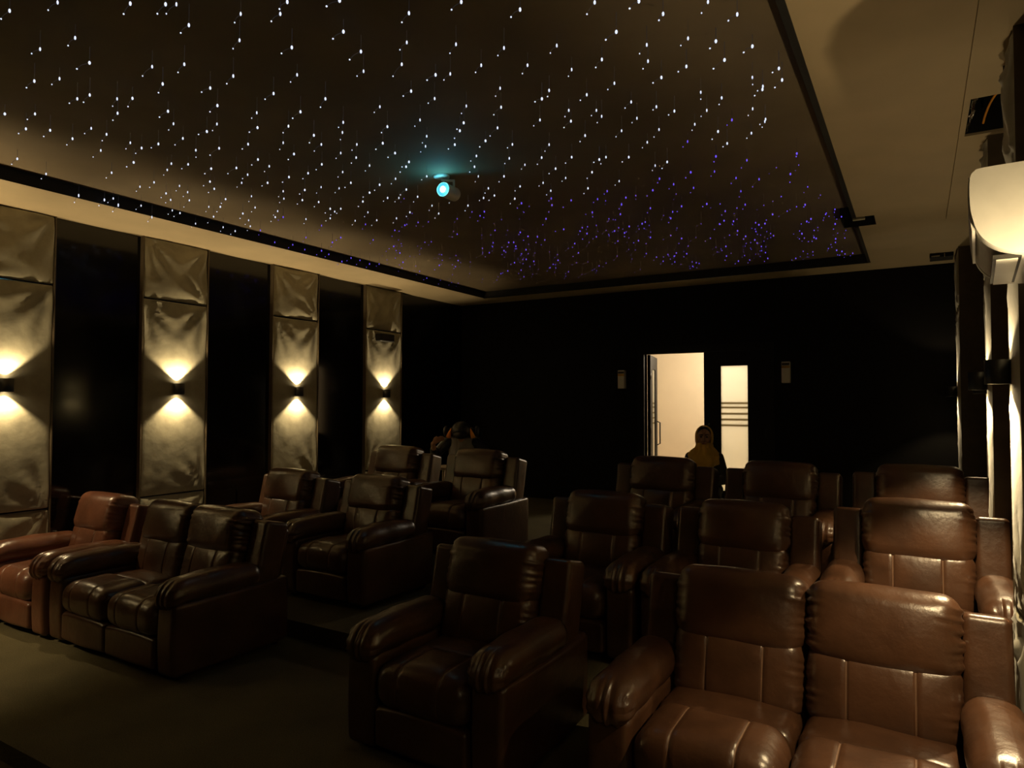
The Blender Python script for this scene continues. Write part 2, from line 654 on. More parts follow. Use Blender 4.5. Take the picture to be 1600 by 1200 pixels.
def pad_mesh(name, parent, hy, z0, z1, seed, thick=0.022, folds=True):
    hz = (z1 - z0) / 2 - 0.004
    V, F, Dn, mi = rbox(thick, hy, hz, 0.018, (2, 26, int(max(16, hz * 34))))
    y, z = V[:, 1] / hy, V[:, 2] / hz
    front = sstep(0, thick * 0.6, V[:, 0])
    rs = np.random.default_rng(seed)
    bulge = 0.018 * (1 - y ** 2) * (1 - z ** 6)
    f = np.zeros(len(V))
    if folds:
        for cy, cz in ((-1, 1), (1, 1), (rs.choice([-1, 1]), -1)):
            dy, dz = (V[:, 1] - cy * hy), (V[:, 2] - cz * hz)
            d = np.sqrt(dy ** 2 + dz ** 2)
            ang = np.arctan2(np.abs(dz), np.abs(dy))
            f += 0.012 * np.sin(ang * rs.uniform(9, 13) + rs.uniform(0, 6)) * sstep(0.03, 0.12, d) * (1 - sstep(0.15, 0.55, d))
        for k in range(9):
            py, pz = rs.uniform(-0.8, 0.8) * hy, rs.uniform(-0.9, 0.7) * hz
            a = rs.uniform(-0.6, 0.6)
            u = (V[:, 1] - py) * math.cos(a) + (V[:, 2] - pz) * math.sin(a)
            v = -(V[:, 1] - py) * math.sin(a) + (V[:, 2] - pz) * math.cos(a)
            f += rs.uniform(0.003, 0.006) * np.exp(-(u / rs.uniform(0.06, 0.16)) ** 2 - (v / 0.018) ** 2)
    V = V.copy()
    V[:, 0] += (bulge + f) * front
    return mesh_obj(name, V + np.array([thick, 0, (z0 + z1) / 2]), F, M['pad'], parent)


PANELS = [(0.74, 1.54, 'first padded olive panel along the left wall, nearest the camera'),
          (2.36, 3.14, 'padded olive wall panel behind the reddish armchair at the left edge'),
          (3.94, 4.68, 'padded olive wall panel behind the front two-seater on the left'),
          (5.54, 6.28, 'padded olive wall panel third from the left edge of the view'),
          (7.15, 7.93, 'padded olive wall panel farthest back, with a small black box on it')]
for i, (y0, y1, lab) in enumerate(PANELS):
    r = empty('padded_wall_panel', (XL, (y0 + y1) / 2, 0))
    tag(r, lab, 'wall panel', 'padded panels on the left wall')
    hy = (y1 - y0) / 2 - 0.012
    floor_z = 0.0 if y1 < Y2 else (F2 if y1 < Y3 else F3)
    pad_mesh('upper_pad', r, hy, 2.85, ZS, 10 + i)
    pad_mesh('middle_pad', r, hy, 0.85, 2.845, 30 + i)
    pad_mesh('lower_pad', r, hy, floor_z + 0.005, 0.845, 50 + i)
    for sg in (-1, 1):
        MB().box(0.0, 0.052, sg * (hy + 0.006) - 0.006, sg * (hy + 0.006) + 0.006, floor_z, ZS).build('edge_strip', M['trim'], r)
# skirting along the glossy infills
for k, (y0, y1, fz) in enumerate([(3.14, 3.60, 0.0), (4.68, 5.08, F2), (5.11, 5.54, F3), (6.28, 7.15, F3), (7.93, YB, F3)]):
    struct(MB().box(XL, XL + 0.012, y0, y1, fz, 0.82).build('trim_%d' % (5 + k), M['gloss_black']))

# right wall pilasters
PIL = [(0.30, 1.20, 0.415, 'padded wall pilaster beside the camera on the right'),
       (2.00, 3.48, 0.415, 'padded wall pilaster carrying the air conditioner'),
       (3.65, 4.07, 0.385, 'brightly lit padded pilaster edge just right of the tan second-row recliner'),
       (5.07, 5.40, 0.395, 'narrow padded pilaster between the second and back rows on the right wall'),
       (6.55, 7.25, 0.515, 'dim padded pilaster on the right wall behind the back row'),
       (8.60, 9.40, 0.395, 'thin far lit pilaster edge near the back right corner')]
for i, (y0, y1, xf, lab) in enumerate(PIL):
    r = empty('wall_pilaster', (XR, (y0 + y1) / 2, 0), math.pi)
    tag(r, lab, 'wall panel', 'padded pilasters on the right wall')
    hy = (y1 - y0) / 2
    fz = -0.10 if y1 < YF else (0.0 if y0 < Y2 else (F2 if y0 < Y3 else F3))
    if y0 < Y3 < y1 or y0 < Y2 < y1:
        fz = F3 if y1 > Y3 else F2
    MB().box(0.0, XR - xf - 0.045, -hy, hy, fz, ZB if y1 < 7 else ZS).build('core', M['black'], r)
    zt = ZB if y1 < 7 else ZS
    for (nm, a, c, sd) in (('upper_pad', 2.85, zt, 70), ('middle_pad', 0.85, 2.845, 80), ('lower_pad', fz + 0.005, 0.845, 90)):
        p = pad_mesh(nm, r, hy - 0.012, a, c, sd + i)
        p.location = (XR - xf - 0.045, 0, 0)
    for sg in (-1, 1):
        MB().box(0.0, XR - xf + 0.004, sg * (hy - 0.004) - 0.006, sg * (hy - 0.004) + 0.006, fz, zt).build('edge_strip', M['trim'], r)

# small black box on the far panel
o = empty('wall_speaker', (XL + 0.05, 7.50, 2.74))
tag(o, 'small black box fixed high on the farthest left wall panel', 'speaker')
V, F, D, mi = rbox(0.05, 0.15, 0.055, 0.012, (3, 4, 3))
mesh_obj('cabinet', V + np.array([0.05, 0, 0]), F, M['feet'], o)
MB().box(0.098, 0.104, -0.135, 0.135, -0.045, 0.045).build('grille', M['dark_vent'], o)

# ------------------------------------------------------------------ recliners
TILT = math.radians(13)
PIV = (0, 0.60, 0.42)


def back_pillow(name, parent, cx, w, zc, h, yc, t, gather, seams=(), puff=0.02, seed=0, droop=0.0):
    V, F, Dn, mi = rbox(w / 2, t / 2, h / 2, t * 0.30, (24, 6, 22), seams)
    V = V.copy()
    x, z = V[:, 0] / (w / 2), V[:, 2] / (h / 2)
    rs = np.random.default_rng(seed)
    front = np.clip(-Dn[:, 1], 0, 1)
    V[:, 1] -= puff * (1 - np.abs(x) ** 2.5) * (1 - np.abs(z) ** 2.5) * front
    ph = rs.uniform(0, 6, 3)
    edge = sstep(0.72 + 0.13 * np.sin(V[:, 2] * 37 + ph[0]), 1.0, np.abs(x)) * (0.45 + 0.75 * np.sin(V[:, 2] * 8 + ph[1]) ** 2)
    rip = np.sin(V[:, 2] * 105 + V[:, 0] * 12 + ph[0] + 2.2 * np.sin(V[:, 2] * 27 + ph[1])) + 0.6 * np.sin(V[:, 2] * 190 + ph[2])
    V += Dn * (gather * 0.6 * rip * edge)[:, None]
    V[:, 2] *= 1 - 0.09 * np.abs(x) ** 5
    V[:, 2] -= droop * (1 - x ** 2) * (z < 0) * (-z)
    # soft low folds over the whole cushion
    soft = np.sin(V[:, 0] * 17 + ph[0]) * np.sin(V[:, 2] * 13 + ph[1]) * 0.0035
    V += Dn * soft[:, None]
    V = groove(V, Dn, seams)
    V = V + np.array([cx, yc, zc])
    V = rotx(V, -TILT, PIV)
    return mesh_obj(name, V, F, [M['leather'], M['thread']], parent, True, mi)


def seat_pad(name, parent, cx, w, y0, y1, z0, z1, r, seams, puff, seed):
    V, F, Dn, mi = rbox(w / 2, (y1 - y0) / 2, (z1 - z0) / 2, r, (16, 12, 6), seams)
    V = V.copy()
    x, y = V[:, 0] / (w / 2), V[:, 1] / ((y1 - y0) / 2)
    rs = np.random.default_rng(seed)
    ph = rs.uniform(0, 6, 3)
    up = np.clip(Dn[:, 2], 0, 1) + 0.6 * np.clip(-Dn[:, 1], 0, 1)
    V += Dn * (up * puff * (1 - np.abs(x) ** 3) * (1 - np.abs(y) ** 4))[:, None]
    V += Dn * (np.sin(V[:, 0] * 15 + ph[0]) * np.sin(V[:, 1] * 12 + ph[1]) * 0.004)[:, None]
    edge = sstep(0.8, 1.0, np.abs(x))
    V += Dn * (0.003 * np.sin(V[:, 1] * 90 + ph[2]) * edge)[:, None]
    V = groove(V, Dn, seams)
    V = V + np.array([cx, (y0 + y1) / 2, (z0 + z1) / 2])
    return mesh_obj(name, V, F, [M['leather'], M['thread']], parent, True, mi)


def arm_pad(parent, cx, sg, seed):
    hx, hy, hz = 0.108, 0.36, 0.082
    V, F, Dn, mi = rbox(hx, hy, hz, 0.078, (14, 24, 6))
    V = V.copy()
    x, y = V[:, 0] / hx, V[:, 1] / hy
    rs = np.random.default_rng(seed)
    ph = rs.uniform(0, 6, 3)
    V[:, 2] += 0.022 * (1 - y ** 2) * np.clip(Dn[:, 2], 0, 1) * (1 - x ** 2)
    fr = 1 - sstep(-1.0, -0.55, y)                  # 1 at the front end
    V[:, 2] -= 0.030 * fr ** 2
    V[:, 0] *= 1 + 0.03 * (1 - y ** 2)
    rip = np.sin(V[:, 0] * 150 + ph[0]) + 0.4 * np.sin(V[:, 0] * 260 + ph[1])
    side = np.abs(Dn[:, 0])
    rip2 = np.sin(V[:, 2] * 140 + ph[1])
    V += Dn * (0.0055 * (rip * (1 - side) + rip2 * side) * sstep(0.25, 1.0, fr))[:, None]
    V += Dn * (0.003 * np.sin(V[:, 1] * 23 + ph[2]) * np.sin(V[:, 0] * 21))[:, None]
    V += np.array([cx, 0.335, 0.555])
    return mesh_obj('arm_pad', V, F, M['leather'], parent)


def make_recliner(nseat):
    sw = 0.585
    aw = 0.19
    W = nseat * sw + 2 * aw
    root = empty('leather_recliner' if nseat == 1 else 'leather_loveseat', (0, 0, 0))
    V, F, D, mi = rbox(W / 2 - 0.03, 0.42, 0.10, 0.02, (6, 6, 3))
    mesh_obj('base_frame', V + np.array([0, 0.50, 0.15]), F, M['leather'], root)
    for sx in (-1, 1):
        for yy in (0.10, 0.86):
            MB().tube([(sx * (W / 2 - 0.08), yy, 0.0), (sx * (W / 2 - 0.08), yy, 0.06)], [0.022, 0.026], 12).build('foot', M['feet'], root)
    for sg in (-1, 1):
        V, F, D, mi = rbox(aw / 2, 0.46, 0.235, 0.035, (6, 14, 8))
        V = V.copy()
        V[:, 0] += sg * 0.012 * (1 - (V[:, 1] / 0.46) ** 2) * (np.abs(D[:, 0]) > 0.7) * (D[:, 0] * sg > 0)
        V[:, 1] -= 0.012 * np.clip(-D[:, 1], 0, 1) * (1 - (V[:, 2] / 0.235) ** 2)
        mesh_obj('arm_panel', V + np.array([sg * (W / 2 - aw / 2), 0.475, 0.265]), F, M['leather'], root)
        arm_pad(root, sg * (W / 2 - aw / 2 - 0.004), sg, 3 + sg)
    V, F, D, mi = rbox(W / 2 - 0.05, 0.055, 0.40, 0.035, (10, 4, 12))
    V = V + np.array([0, 0.83, 0.51])
    mesh_obj('back_shell', rotx(V, -TILT, PIV), F, M['leather'], root)
    for sg in (-1, 1):
        V, F, D, mi = rbox(0.088, 0.105, 0.285, 0.032, (6, 6, 12))
        V = V + np.array([sg * (W / 2 - 0.108), 0.73, 0.665])
        mesh_obj('back_wing', rotx(V, -TILT, PIV), F, M['leather'], root)
    for i in range(nseat):
        cx = (i - (nseat - 1) / 2) * sw
        sm = (-0.125, 0.125)
        seat_pad('footrest', root, cx, sw - 0.012, -0.005, 0.075, 0.055, 0.255, 0.03, (), 0.012, 20 + i)
        seat_pad('front_bolster', root, cx, sw - 0.008, -0.025, 0.36, 0.25, 0.475, 0.095, sm, 0.022, 30 + i)
        seat_pad('seat_cushion', root, cx, sw - 0.008, 0.30, 0.72, 0.28, 0.462, 0.06, (), 0.02, 40 + i)
        back_pillow('lumbar_cushion', root, cx, sw - 0.01, 0.575, 0.34, 0.62, 0.20, 0.004, sm, 0.03, 50 + i)
        back_pillow('head_cushion', root, cx, sw + 0.005, 0.842, 0.35, 0.635, 0.25, 0.010, (), 0.034, 60 + i, 0.02)
    return root


R1 = make_recliner(1)
R2 = make_recliner(2)
LOVE = [(-4.84, 2.64, 0.0, 1.0, 'dark brown leather two-seater recliner in the front row, left of the aisle'),
        (-0.44, 2.64, 0.0, 1.0, 'large brown leather two-seater filling the front right corner, brightly lit')]
for i, (x, y, z, sz, lab) in enumerate(LOVE):
    o = R2 if i == 0 else copy_tree(R2)
    o.location = (x, y, z)
    o.scale = (1, 1, sz)
    tag(o, lab, 'sofa', 'two-seater recliners in the front row')
SINGLE = [(-2.10, 2.64, 0.0, 1.0, 'dark leather recliner alone in the middle of the front row'),
          (-5.43, 4.07, F2, 1.0, 'leather recliner by the left wall, directly behind the dark two-seater'),
          (-4.28, 4.07, F2, 1.0, 'second-row leather recliner on the aisle, left of the middle'),
          (-2.03, 4.07, F2, 1.0, 'very dark second-row recliner behind the lone front recliner'),
          (-1.02, 4.07, F2, 1.0, 'dark second-row recliner in the middle of the right-hand three'),
          (-0.015, 4.09, F2, 1.08, 'tan lit second-row recliner beside the right wall'),
          (-5.18, 5.42, F3, 1.0, 'back-row leather recliner nearest the left wall lamps'),
          (-4.05, 5.42, F3, 1.0, 'back-row recliner in front of the person in dark headgear'),
          (-2.03, 5.42, F3, 1.0, 'black-looking back-row recliner in front of the open door'),
          (-1.01, 5.42, F3, 1.0, 'black-looking back-row recliner right of the woman in the headscarf'),
          (0.00, 5.42, F3, 1.02, 'tan lit back-row recliner farthest right'),
          (-6.13, 2.62, 0.0, 1.0, 'reddish brown leather armchair cut by the left edge of the photo')]
for i, (x, y, z, sz, lab) in enumerate(SINGLE):
    o = R1 if i == 0 else copy_tree(R1)
    o.location = (x, y, z)
    o.scale = (1, 1, sz)
    tag(o, lab, 'recliner', 'single leather recliners')
    if lab.startswith('reddish'):
        for ch in o.children:
            sl = ch.material_slots[0]
            if sl.material == M['leather']:
                sl.link = 'OBJECT'
                sl.material = M['leather_red']

# ------------------------------------------------------------------ air conditioner on the right pilaster
ac = empty('air_conditioner', (0.408, 3.10, 2.285), math.radians(-3.5))
tag(ac, 'white wall air conditioner glaring in lamp light at the top right', 'air conditioner')
prof = [(0, 0.0), (-0.06, -0.004), (-0.12, 0.004), (-0.175, 0.030), (-0.215, 0.075), (-0.235, 0.14), (-0.240, 0.20), (-0.238, 0.262), (-0.225, 0.285), (-0.19, 0.293), (0, 0.293)]


def prism(profile, y0, y1):
    n = len(profile)
    vs = [(x, y0, z) for x, z in profile] + [(x, y1, z) for x, z in profile]
    fs = [(i, (i + 1) % n, n + (i + 1) % n, n + i) for i in range(n)]
    return vs, fs + [tuple(range(n - 1, -1, -1)), tuple(range(n, 2 * n))]


def spline(pts, n=6):
    out = []
    for i in range(len(pts) - 1):
        q0, q1, q2, q3 = (np.array(pts[max(0, min(len(pts) - 1, j))]) for j in (i - 1, i, i + 1, i + 2))
        for k in range(n):
            t = k / n
            out.append(tuple(0.5 * (2 * q1 + (q2 - q0) * t + (2 * q0 - 5 * q1 + 4 * q2 - q3) * t * t + (3 * q1 - q0 - 3 * q2 + q3) * t ** 3)))
    return out + [pts[-1]]


fine = spline([(x * 0.92, z) for x, z in prof])
v, f = prism(fine, -0.33, 0.33)
MB().add(v, f).build('body', M['white_plastic'], ac)
for sg in (-1, 1):
    v, f = prism([(x * 1.0 - (0.006 if x < -0.1 else 0), z) for x, z in fine], min(sg * 0.33, sg * 0.36), max(sg * 0.33, sg * 0.36))
    MB().add(v, f).build('end_cap', M['white_plastic'], ac)
fp = [(-0.241, 0.09), (-0.247, 0.14), (-0.252, 0.20), (-0.249, 0.275), (-0.243, 0.275), (-0.243, 0.20), (-0.238, 0.14), (-0.232, 0.09)]
v, f = prism([(x + 0.019, z) for x, z in fp], -0.325, 0.325)
MB().add(v, f).build('front_flap', M['white_plastic'], ac)
MB().box(-0.165, -0.085, -0.29, 0.29, -0.006, 0.006).build('air_outlet', M['dark_vent'], ac)
MB().box(-0.155, -0.095, -0.28, 0.28, -0.012, -0.008).build('louvre', M['white_plastic'], ac)
MB().box(-0.07, -0.03, -0.20, -0.06, -0.0055, 0.001).build('rating_label', M['label_cream'], ac)

# hole in the bulkhead with foil and cable
o = empty('crumpled_foil_lining', ((HX0 + HX1) / 2, (HY0 + HY1) / 2, ZB))
tag(o, 'crumpled silver foil lining the edges of the square ceiling hole', 'insulation')


def foil(x0, x1, y0, y1, z0, z1, n=14):
    vs, fs = [], []
    for i in range(n + 1):
        for j in range(n + 1):
            t, u = i / n, j / n
            vs.append((x0 + (x1 - x0) * t + float(RNG.normal(0, 0.006)), y0 + (y1 - y0) * u + float(RNG.normal(0, 0.006)), z0 + (z1 - z0) * t + float(RNG.normal(0, 0.006))))
    for i in range(n):
        for j in range(n):
            q = i * (n + 1) + j
            fs.append((q, q + n + 1, q + n + 2, q + 1))
    ob = mesh_obj('foil_sheet', vs, fs, M['foil'], o, False)
    ob.modifiers.new('thick', 'SOLIDIFY').thickness = 0.003


hw, hl = (HX1 - HX0) / 2, (HY1 - HY0) / 2
foil(-hw + 0.012, -hw + 0.05, -hl + 0.06, hl - 0.02, 0.012, 0.15)
foil(-hw + 0.02, hw - 0.02, -hl + 0.02, -hl + 0.14, 0.10, 0.20)
pts = [(HX0 + 0.09 + 0.13 * (k / 14) ** 1.5, HY1 - 0.10 - 0.42 * math.sin(math.pi * 0.55 * k / 14), ZB + 0.03 + 0.05 * math.sin(math.pi * k / 14)) for k in range(15)]
tag(MB().tube(pts, 0.006, 8).build('orange_cable', M['orange_cable'], None, True), 'orange cable looping in the square hole of the right ceiling', 'cable')

# far ceiling slot at the back right
o = empty('ceiling_vent', (0.30, 8.4, ZS))
tag(o, 'dark ceiling slot with loose fixings at the back right corner', 'vent')
MB().box(-0.16, 0.06, 0.45, 0.70, -0.045, 0.0).build('vent_box', M['black'], o)
MB().box(-0.15, -0.07, 0.44, 0.448, -0.040, -0.030).build('bracket', M['label_cream'], o)
MB().box(-0.03, -0.022, 0.44, 0.448, -0.05, -0.01).build('clip', M['label_cream'], o)

# ------------------------------------------------------------------ ceiling spotlight
cp = on_z(690, 275, ZU)
sp = empty('ceiling_spotlight', cp)
tag(sp, 'white cylinder spotlight with a cyan glowing lens on the star ceiling', 'spotlight')
MB().tube([(0, 0, 0), (0, 0, -0.012), (0, 0, -0.018)], [0.062, 0.062, 0.05], 28).build('canopy', M['white_plastic'], sp, False)
aim = (CAM - cp).normalized()
aim = (aim * 0.84 + RT * -0.46 + UP * 0.22).normalized()
cc = Vector((0, 0, -0.125)) + RT * 0.055
right = aim.cross(Vector((0, 0, 1))).normalized()
MB().tube([(0, 0, -0.014), (0, 0, -0.034), tuple(RT * 0.09 + Vector((0, 0, -0.036)))], 0.010, 10).build('arm', M['white_plastic'], sp, True)
MB().tube([tuple(RT * 0.095 + Vector((0, 0, -0.03))), tuple(RT * 0.098 + Vector((0, 0, -0.12)))], 0.009, 8).build('bracket', M['white_plastic'], sp, True)
a0, a1 = cc - aim * 0.095, cc + aim * 0.085
MB().tube([a0 - aim * 0.004, a0, a1, a1, a1 - aim * 0.02], [0.044, 0.054, 0.054, 0.047, 0.046], 28, cap=True).build('can', M['white_plastic'], sp, False)
M['spot_ring'] = emit('spot_ring_glow', (0.08, 0.55, 0.85), 1.2)
M['spot_core'] = emit('spot_core_glow', (0.55, 0.92, 1.0), 9.0)
MB().tube([a1 - aim * 0.001, a1 + aim * 0.002], 0.047, 28).build('lens', M['spot_ring'], sp)
MB().tube([a1 + aim * 0.002, a1 + aim * 0.006], [0.024, 0.018], 24).build('led_core', M['spot_core'], sp)
ld = bpy.data.lights.new('spot_spill', 'POINT')
ld.energy = 1.8
ld.color = (0.10, 0.62, 0.85)
ld.shadow_soft_size = 0.02
lo = bpy.data.objects.new('spot_spill', ld)
COL.objects.link(lo)
lo.parent = sp
lo.location = a1 + aim * 0.03

# ------------------------------------------------------------------ fibre-optic stars
ZA = [(40,45),(240,10),(543,15),(690,18),(735,18),(1003,58),(787,105),(998,168),(1197,8),(1168,58),(1415,2),(313,158),(167,205),(373,262),(634,278),(768,268),(143,338),(248,328),(678,350),(876,367),(972,317),(1216,198),(1238,312),(1431,132),(1504,215),(1515,297),(322,412),(374,396),(488,412),(552,410),(700,464),(1140,390),(1356,412),(20,475),(146,475),(209,543),(108,537),(380,535),(444,560),(490,472),(723,516),(906,440),(904,517),(862,548),(1070,470),(1073,532),(1252,466),(1202,526),(1430,510),(1427,552),(543,595),(590,617),(660,600),(762,577),(816,626),(913,618),(1034,601),(1180,595),(1225,642),(1308,564),(1339,602),(1341,685),(1420,638),(1487,602),(1484,657),(1540,690),(1583,445),(1595,597),(72,662),(192,725),(328,815),(557,677),(714,682),(697,708),(642,760),(583,778),(748,775),(782,801),(692,806),(880,703),(985,700),(1032,728),(1007,762),(1075,665),(1122,693),(1115,762),(1204,738),(1284,722),(1428,717),(1338,780),(1413,785),(1462,762),(1582,770),(1540,803),(1512,840),(1180,797),(1183,828),(1270,792),(1260,834),(1328,842),(1048,818),(940,830),(893,787),(875,757),(711,833),(789,835),(588,857),(633,905),(718,877),(750,888),(815,932),(890,903),(930,947),(870,862),(918,862),(1012,890),(1063,865),(1036,918),(1043,943),(980,963),(1157,880),(1147,905),(1275,913),(1376,870),(1395,882),(1420,870),(1376,910),(1533,885),(1480,920),(1570,918),(435,833),(472,827),(493,855),(302,578),(420,627),(465,720),(784,685)]
ZP = [(1463,1075),(1540,1100),(1145,1010),(1220,1020),(1270,1040),(1340,1045),(1370,1060),(1425,1090),(1500,1085),(1580,1100),(1180,905),(1085,960),(1275,990),(1385,1010),(1420,990),(1523,935),(1555,1000),(1340,940)]
ZW = [(104,55),(322,8),(567,40),(878,10),(1062,5),(1163,58),(1350,8),(1472,60),(95,177),(300,185),(500,200),(720,190),(968,133),(1095,187),(1267,160),(1383,172),(1535,193),(74,268),(215,312),(276,308),(405,272),(598,272),(782,290),(908,248),(1100,255),(1260,277),(1419,250),(113,380),(211,411),(343,442),(484,368),(688,377),(845,395),(960,347),(1156,323),(1320,385),(1407,408),(1535,323),(1577,373),(150,500),(332,512),(488,447),(658,412),(650,500),(770,460),(907,485),(885,460),(1030,425),(1135,445),(1210,463),(1345,460),(1590,497),(14,528),(178,568),(173,610),(316,545),(295,603),(473,533),(423,587),(535,602),(779,505),(838,565),(990,545),(1054,493),(1146,540),(1295,518),(1392,548),(1531,555),(1430,598),(1097,593),(46,638),(104,675),(92,695),(48,745),(178,735),(385,650),(377,695),(393,735),(522,660),(587,687),(688,603),(657,657),(782,655),(715,703),(925,655),(897,665),(1020,655),(1130,690),(1180,675),(500,735),(567,777),(435,785),(460,815),(415,825),(545,828),(663,762),(695,795),(757,742),(867,718),(850,785),(980,755),(93,790),(140,820),(15,825),(62,825),(200,857),(290,830),(108,885),(52,910),(228,890),(350,857)]
ZB2 = [(1450,500),(1265,590),(1383,652),(1377,715),(1512,668),(1278,718),(1467,742),(1563,747),(1148,745),(1207,768),(1487,797),(1290,783),(1120,793),(890,830),(930,797),(697,827),(573,847),(868,885),(985,893),(990,853),(1110,868),(1240,860),(1203,883),(1345,850),(1505,853),(1422,880),(1417,920),(1562,937),(1550,965),(1440,980),(1360,993),(1300,990),(1425,1027),(1195,910),(1063,955),(995,955),(955,915),(848,945),(780,835),(675,912),(605,860),(515,960),(490,915),(305,912),(290,965),(418,882),(600,985),(670,1000),(700,855),(885,987),(795,1015),(690,1050),(570,1065),(500,1045),(725,1085),(410,1035),(300,1065),(230,1060),(155,1035),(60,1000),(45,960),(95,935),(142,927),(185,925),(1060,1003),(1020,1040),(1545,1000),(1595,965)]
ZR = [(1218,35),(1217,107),(1192,135),(1222,125),(1195,190),(1176,170)]
ZRB = [(1245,240),(1248,258),(1300,238),(1213,262),(1235,272),(1262,292),(1282,305),(1258,320),(1290,335),(1230,330),(1305,350),(1272,360),(1320,372)]
white = [(x / 2.667, y / 2.667) for x, y in ZA] + [(600 + x / 2.667, y / 2.667) for x, y in ZW] + ZR
blue = [(x / 2.667, y / 2.667) for x, y in ZP] + [(600 + x / 2.667, y / 2.667) for x, y in ZB2] + ZRB


def star_mesh(k, blue_):
    rs = np.random.default_rng(100 + k)
    L = rs.uniform(0.05, 0.10)          # hang of the strand
    m = MB()
    c = rs.uniform(0.025, 0.05)
    th = rs.normal(math.radians(205), 0.45)
    d = Vector((math.cos(th), math.sin(th), 0))
    p1 = Vector((0, 0, 0))
    p0 = Vector((0, 0, L))
    p2 = p1 + d * c + Vector((0, 0, -c * rs.uniform(0.7, 1.5)))
    m.tube([p0, p1 + Vector((0, 0, L * 0.4)), p1, (p1 + p2) / 2 + d * 0.008, p2], 0.0011, 4, 1)
    m.ball(p1, (0.0052, 0.0052, 0.0095), 8, 6, 0)
    m.ball(p2, 0.0036, 8, 6, 0)
    o = m.build('fibre_star', [M['star_blue' if blue_ else 'star_white'], M['strand_blue' if blue_ else 'strand']], None, True)
    return o, L


protos = {(k, b_): star_mesh(k, b_) for k in range(6) for b_ in (False, True)}
used = set()


def hang_point(u, v, L):
    d = ray(u, v)
    z = ZU - L
    P = CAM + d * ((z - CAM.z) / d.z)
    if P.x < TL + 0.05:
        P = CAM + d * ((TL + 0.05) / d.x)
    if P.y > TB - 0.05:
        P = CAM + d * ((TB - 0.05) / d.y)
    return P


def place_star(u, v, b_, i):
    k = int(RNG.integers(0, 6))
    src, L = protos[(k, b_)]
    P = hang_point(u, v, L)
    if P.x > TR - 0.06 or P.z < 3.0 or (P - (cp + cc)).length < 0.12:
        return
    if (k, b_) in used:
        o = src.copy()
        COL.objects.link(o)
    else:
        o = src
        used.add((k, b_))
    sc = (ZU - P.z) / L
    o.location = P
    fac = random.uniform(0.75, 1.25)
    o.scale = (fac, fac, sc)
    o.rotation_euler = (0, 0, random.gauss(0, 0.35))
    if b_:
        tag(o, 'violet-blue glowing fibre strand hanging from the far part of the dark ceiling', 'fibre light', 'violet fibre lights on the ceiling')
    else:
        tag(o, 'white glowing fibre strand hanging from the dark star ceiling', 'fibre light', 'white fibre lights on the ceiling')


for i, (u, v) in enumerate(white):
    if i % 1 == 0:
        place_star(u, v, False, i)
for i, (u, v) in enumerate(blue[:44]):
    place_star(u, v, True, i)
# the many faint violet ones at the back: past counting, one object
mb = MB()
cnt = 0
extra = list(blue[44:])
while cnt < 250:
    if extra:
        u, v = extra.pop()
    else:
        u = random.uniform(600, 1340)
        lim = 445 - (u - 760) * 0.07
        v = lim - abs(random.gauss(0, 1)) * 55 - 4
        if u < 760 and v > 420 - (760 - u) * 0.27 + 40:
            continue
        if v < 300:
            continue
    L = random.uniform(0.05, 0.12)
    P = hang_point(u, v, L)
    cnt += 1
    if P.x > TR - 0.06 or P.z < 3.2:
        continue
    r = random.choice([0.003, 0.004, 0.005, 0.006])
    mb.ball(P, (r, r, r * 1.5), 6, 5, 0)
    q = P + Vector((random.gauss(-0.03, 0.02), random.gauss(-0.02, 0.02), -random.uniform(0.02, 0.06)))
    mb.ball(q, r * 0.7, 6, 4, 0)
    mb.tube([(P.x, P.y, ZU - 0.002), tuple(P), tuple(q)], 0.0005, 3, 1)
for key, (o, L) in protos.items():
    if key not in used:
        bpy.data.objects.remove(o)
o = mb.build('fibre_star_cluster', [M['star_blue'], M['strand_blue']], None, True)
tag(o, 'swarm of tiny violet fibre lights at the back end of the ceiling', 'fibre light')
o['kind'] = 'stuff'

# ------------------------------------------------------------------ small boxes beside the door
for i, (x, z0, z1, lab) in enumerate([(-3.765, 2.02, 2.29, 'slim pale wall dispenser with a gold band left of the doorway'),
                                      (-1.48, 2.07, 2.35, 'slim pale wall dispenser with a gold band right of the doorway')]):
    o = empty('wall_dispenser', (x, YB, (z0 + z1) / 2))
    tag(o, lab, 'dispenser', 'dispensers beside the door')
    h = (z1 - z0) / 2
    V, F, D, mi = rbox(0.052, 0.04, h, 0.008, (3, 3, 5))
    mesh_obj('case', V + np.array([0, -0.042, 0]), F, M['white_plastic'], o)
    MB().box(-0.050, 0.050, -0.0845, -0.0815, h - 0.085, h - 0.055).build('gold_band', M['gold'], o)
    MB().box(-0.046, 0.046, -0.0845, -0.0815, h - 0.050, h - 0.018).build('grey_window', M['dark_vent'], o)

# ------------------------------------------------------------------ side table behind the back row
o = empty('side_table', (-4.93, 6.72, F3))
tag(o, 'small cream side table behind the back row of recliners', 'table')
V, F, D, mi = rbox(0.16, 0.16, 0.017, 0.01, (3, 3, 2))
mesh_obj('table_top', V + np.array([0, 0, 0.715]), F, M['cream_table'], o)
for sx in (-1, 1):
    for sy in (-1, 1):
        MB().tube([(sx * 0.15, sy * 0.13, 0.0), (sx * 0.125, sy * 0.125, 0.70)], [0.014, 0.02], 10).build('leg', M['cream_table'], o, True)
MB().box(-0.12, 0.12, -0.12, 0.12, 0.22, 0.24).build('shelf', M['cream_table'], o)


# ------------------------------------------------------------------ people
def capsule(m, p0, r0, p1, r1, seg=14):
    p0, p1 = Vector(p0), Vector(p1)
    n = 6
    m.tube([p0.lerp(p1, i / n) for i in range(n + 1)], [r0 + (r1 - r0) * i / n for i in range(n + 1)], seg)
    m.ball(p0, r0, seg, 10)
    m.ball(p1, r1, seg, 10)


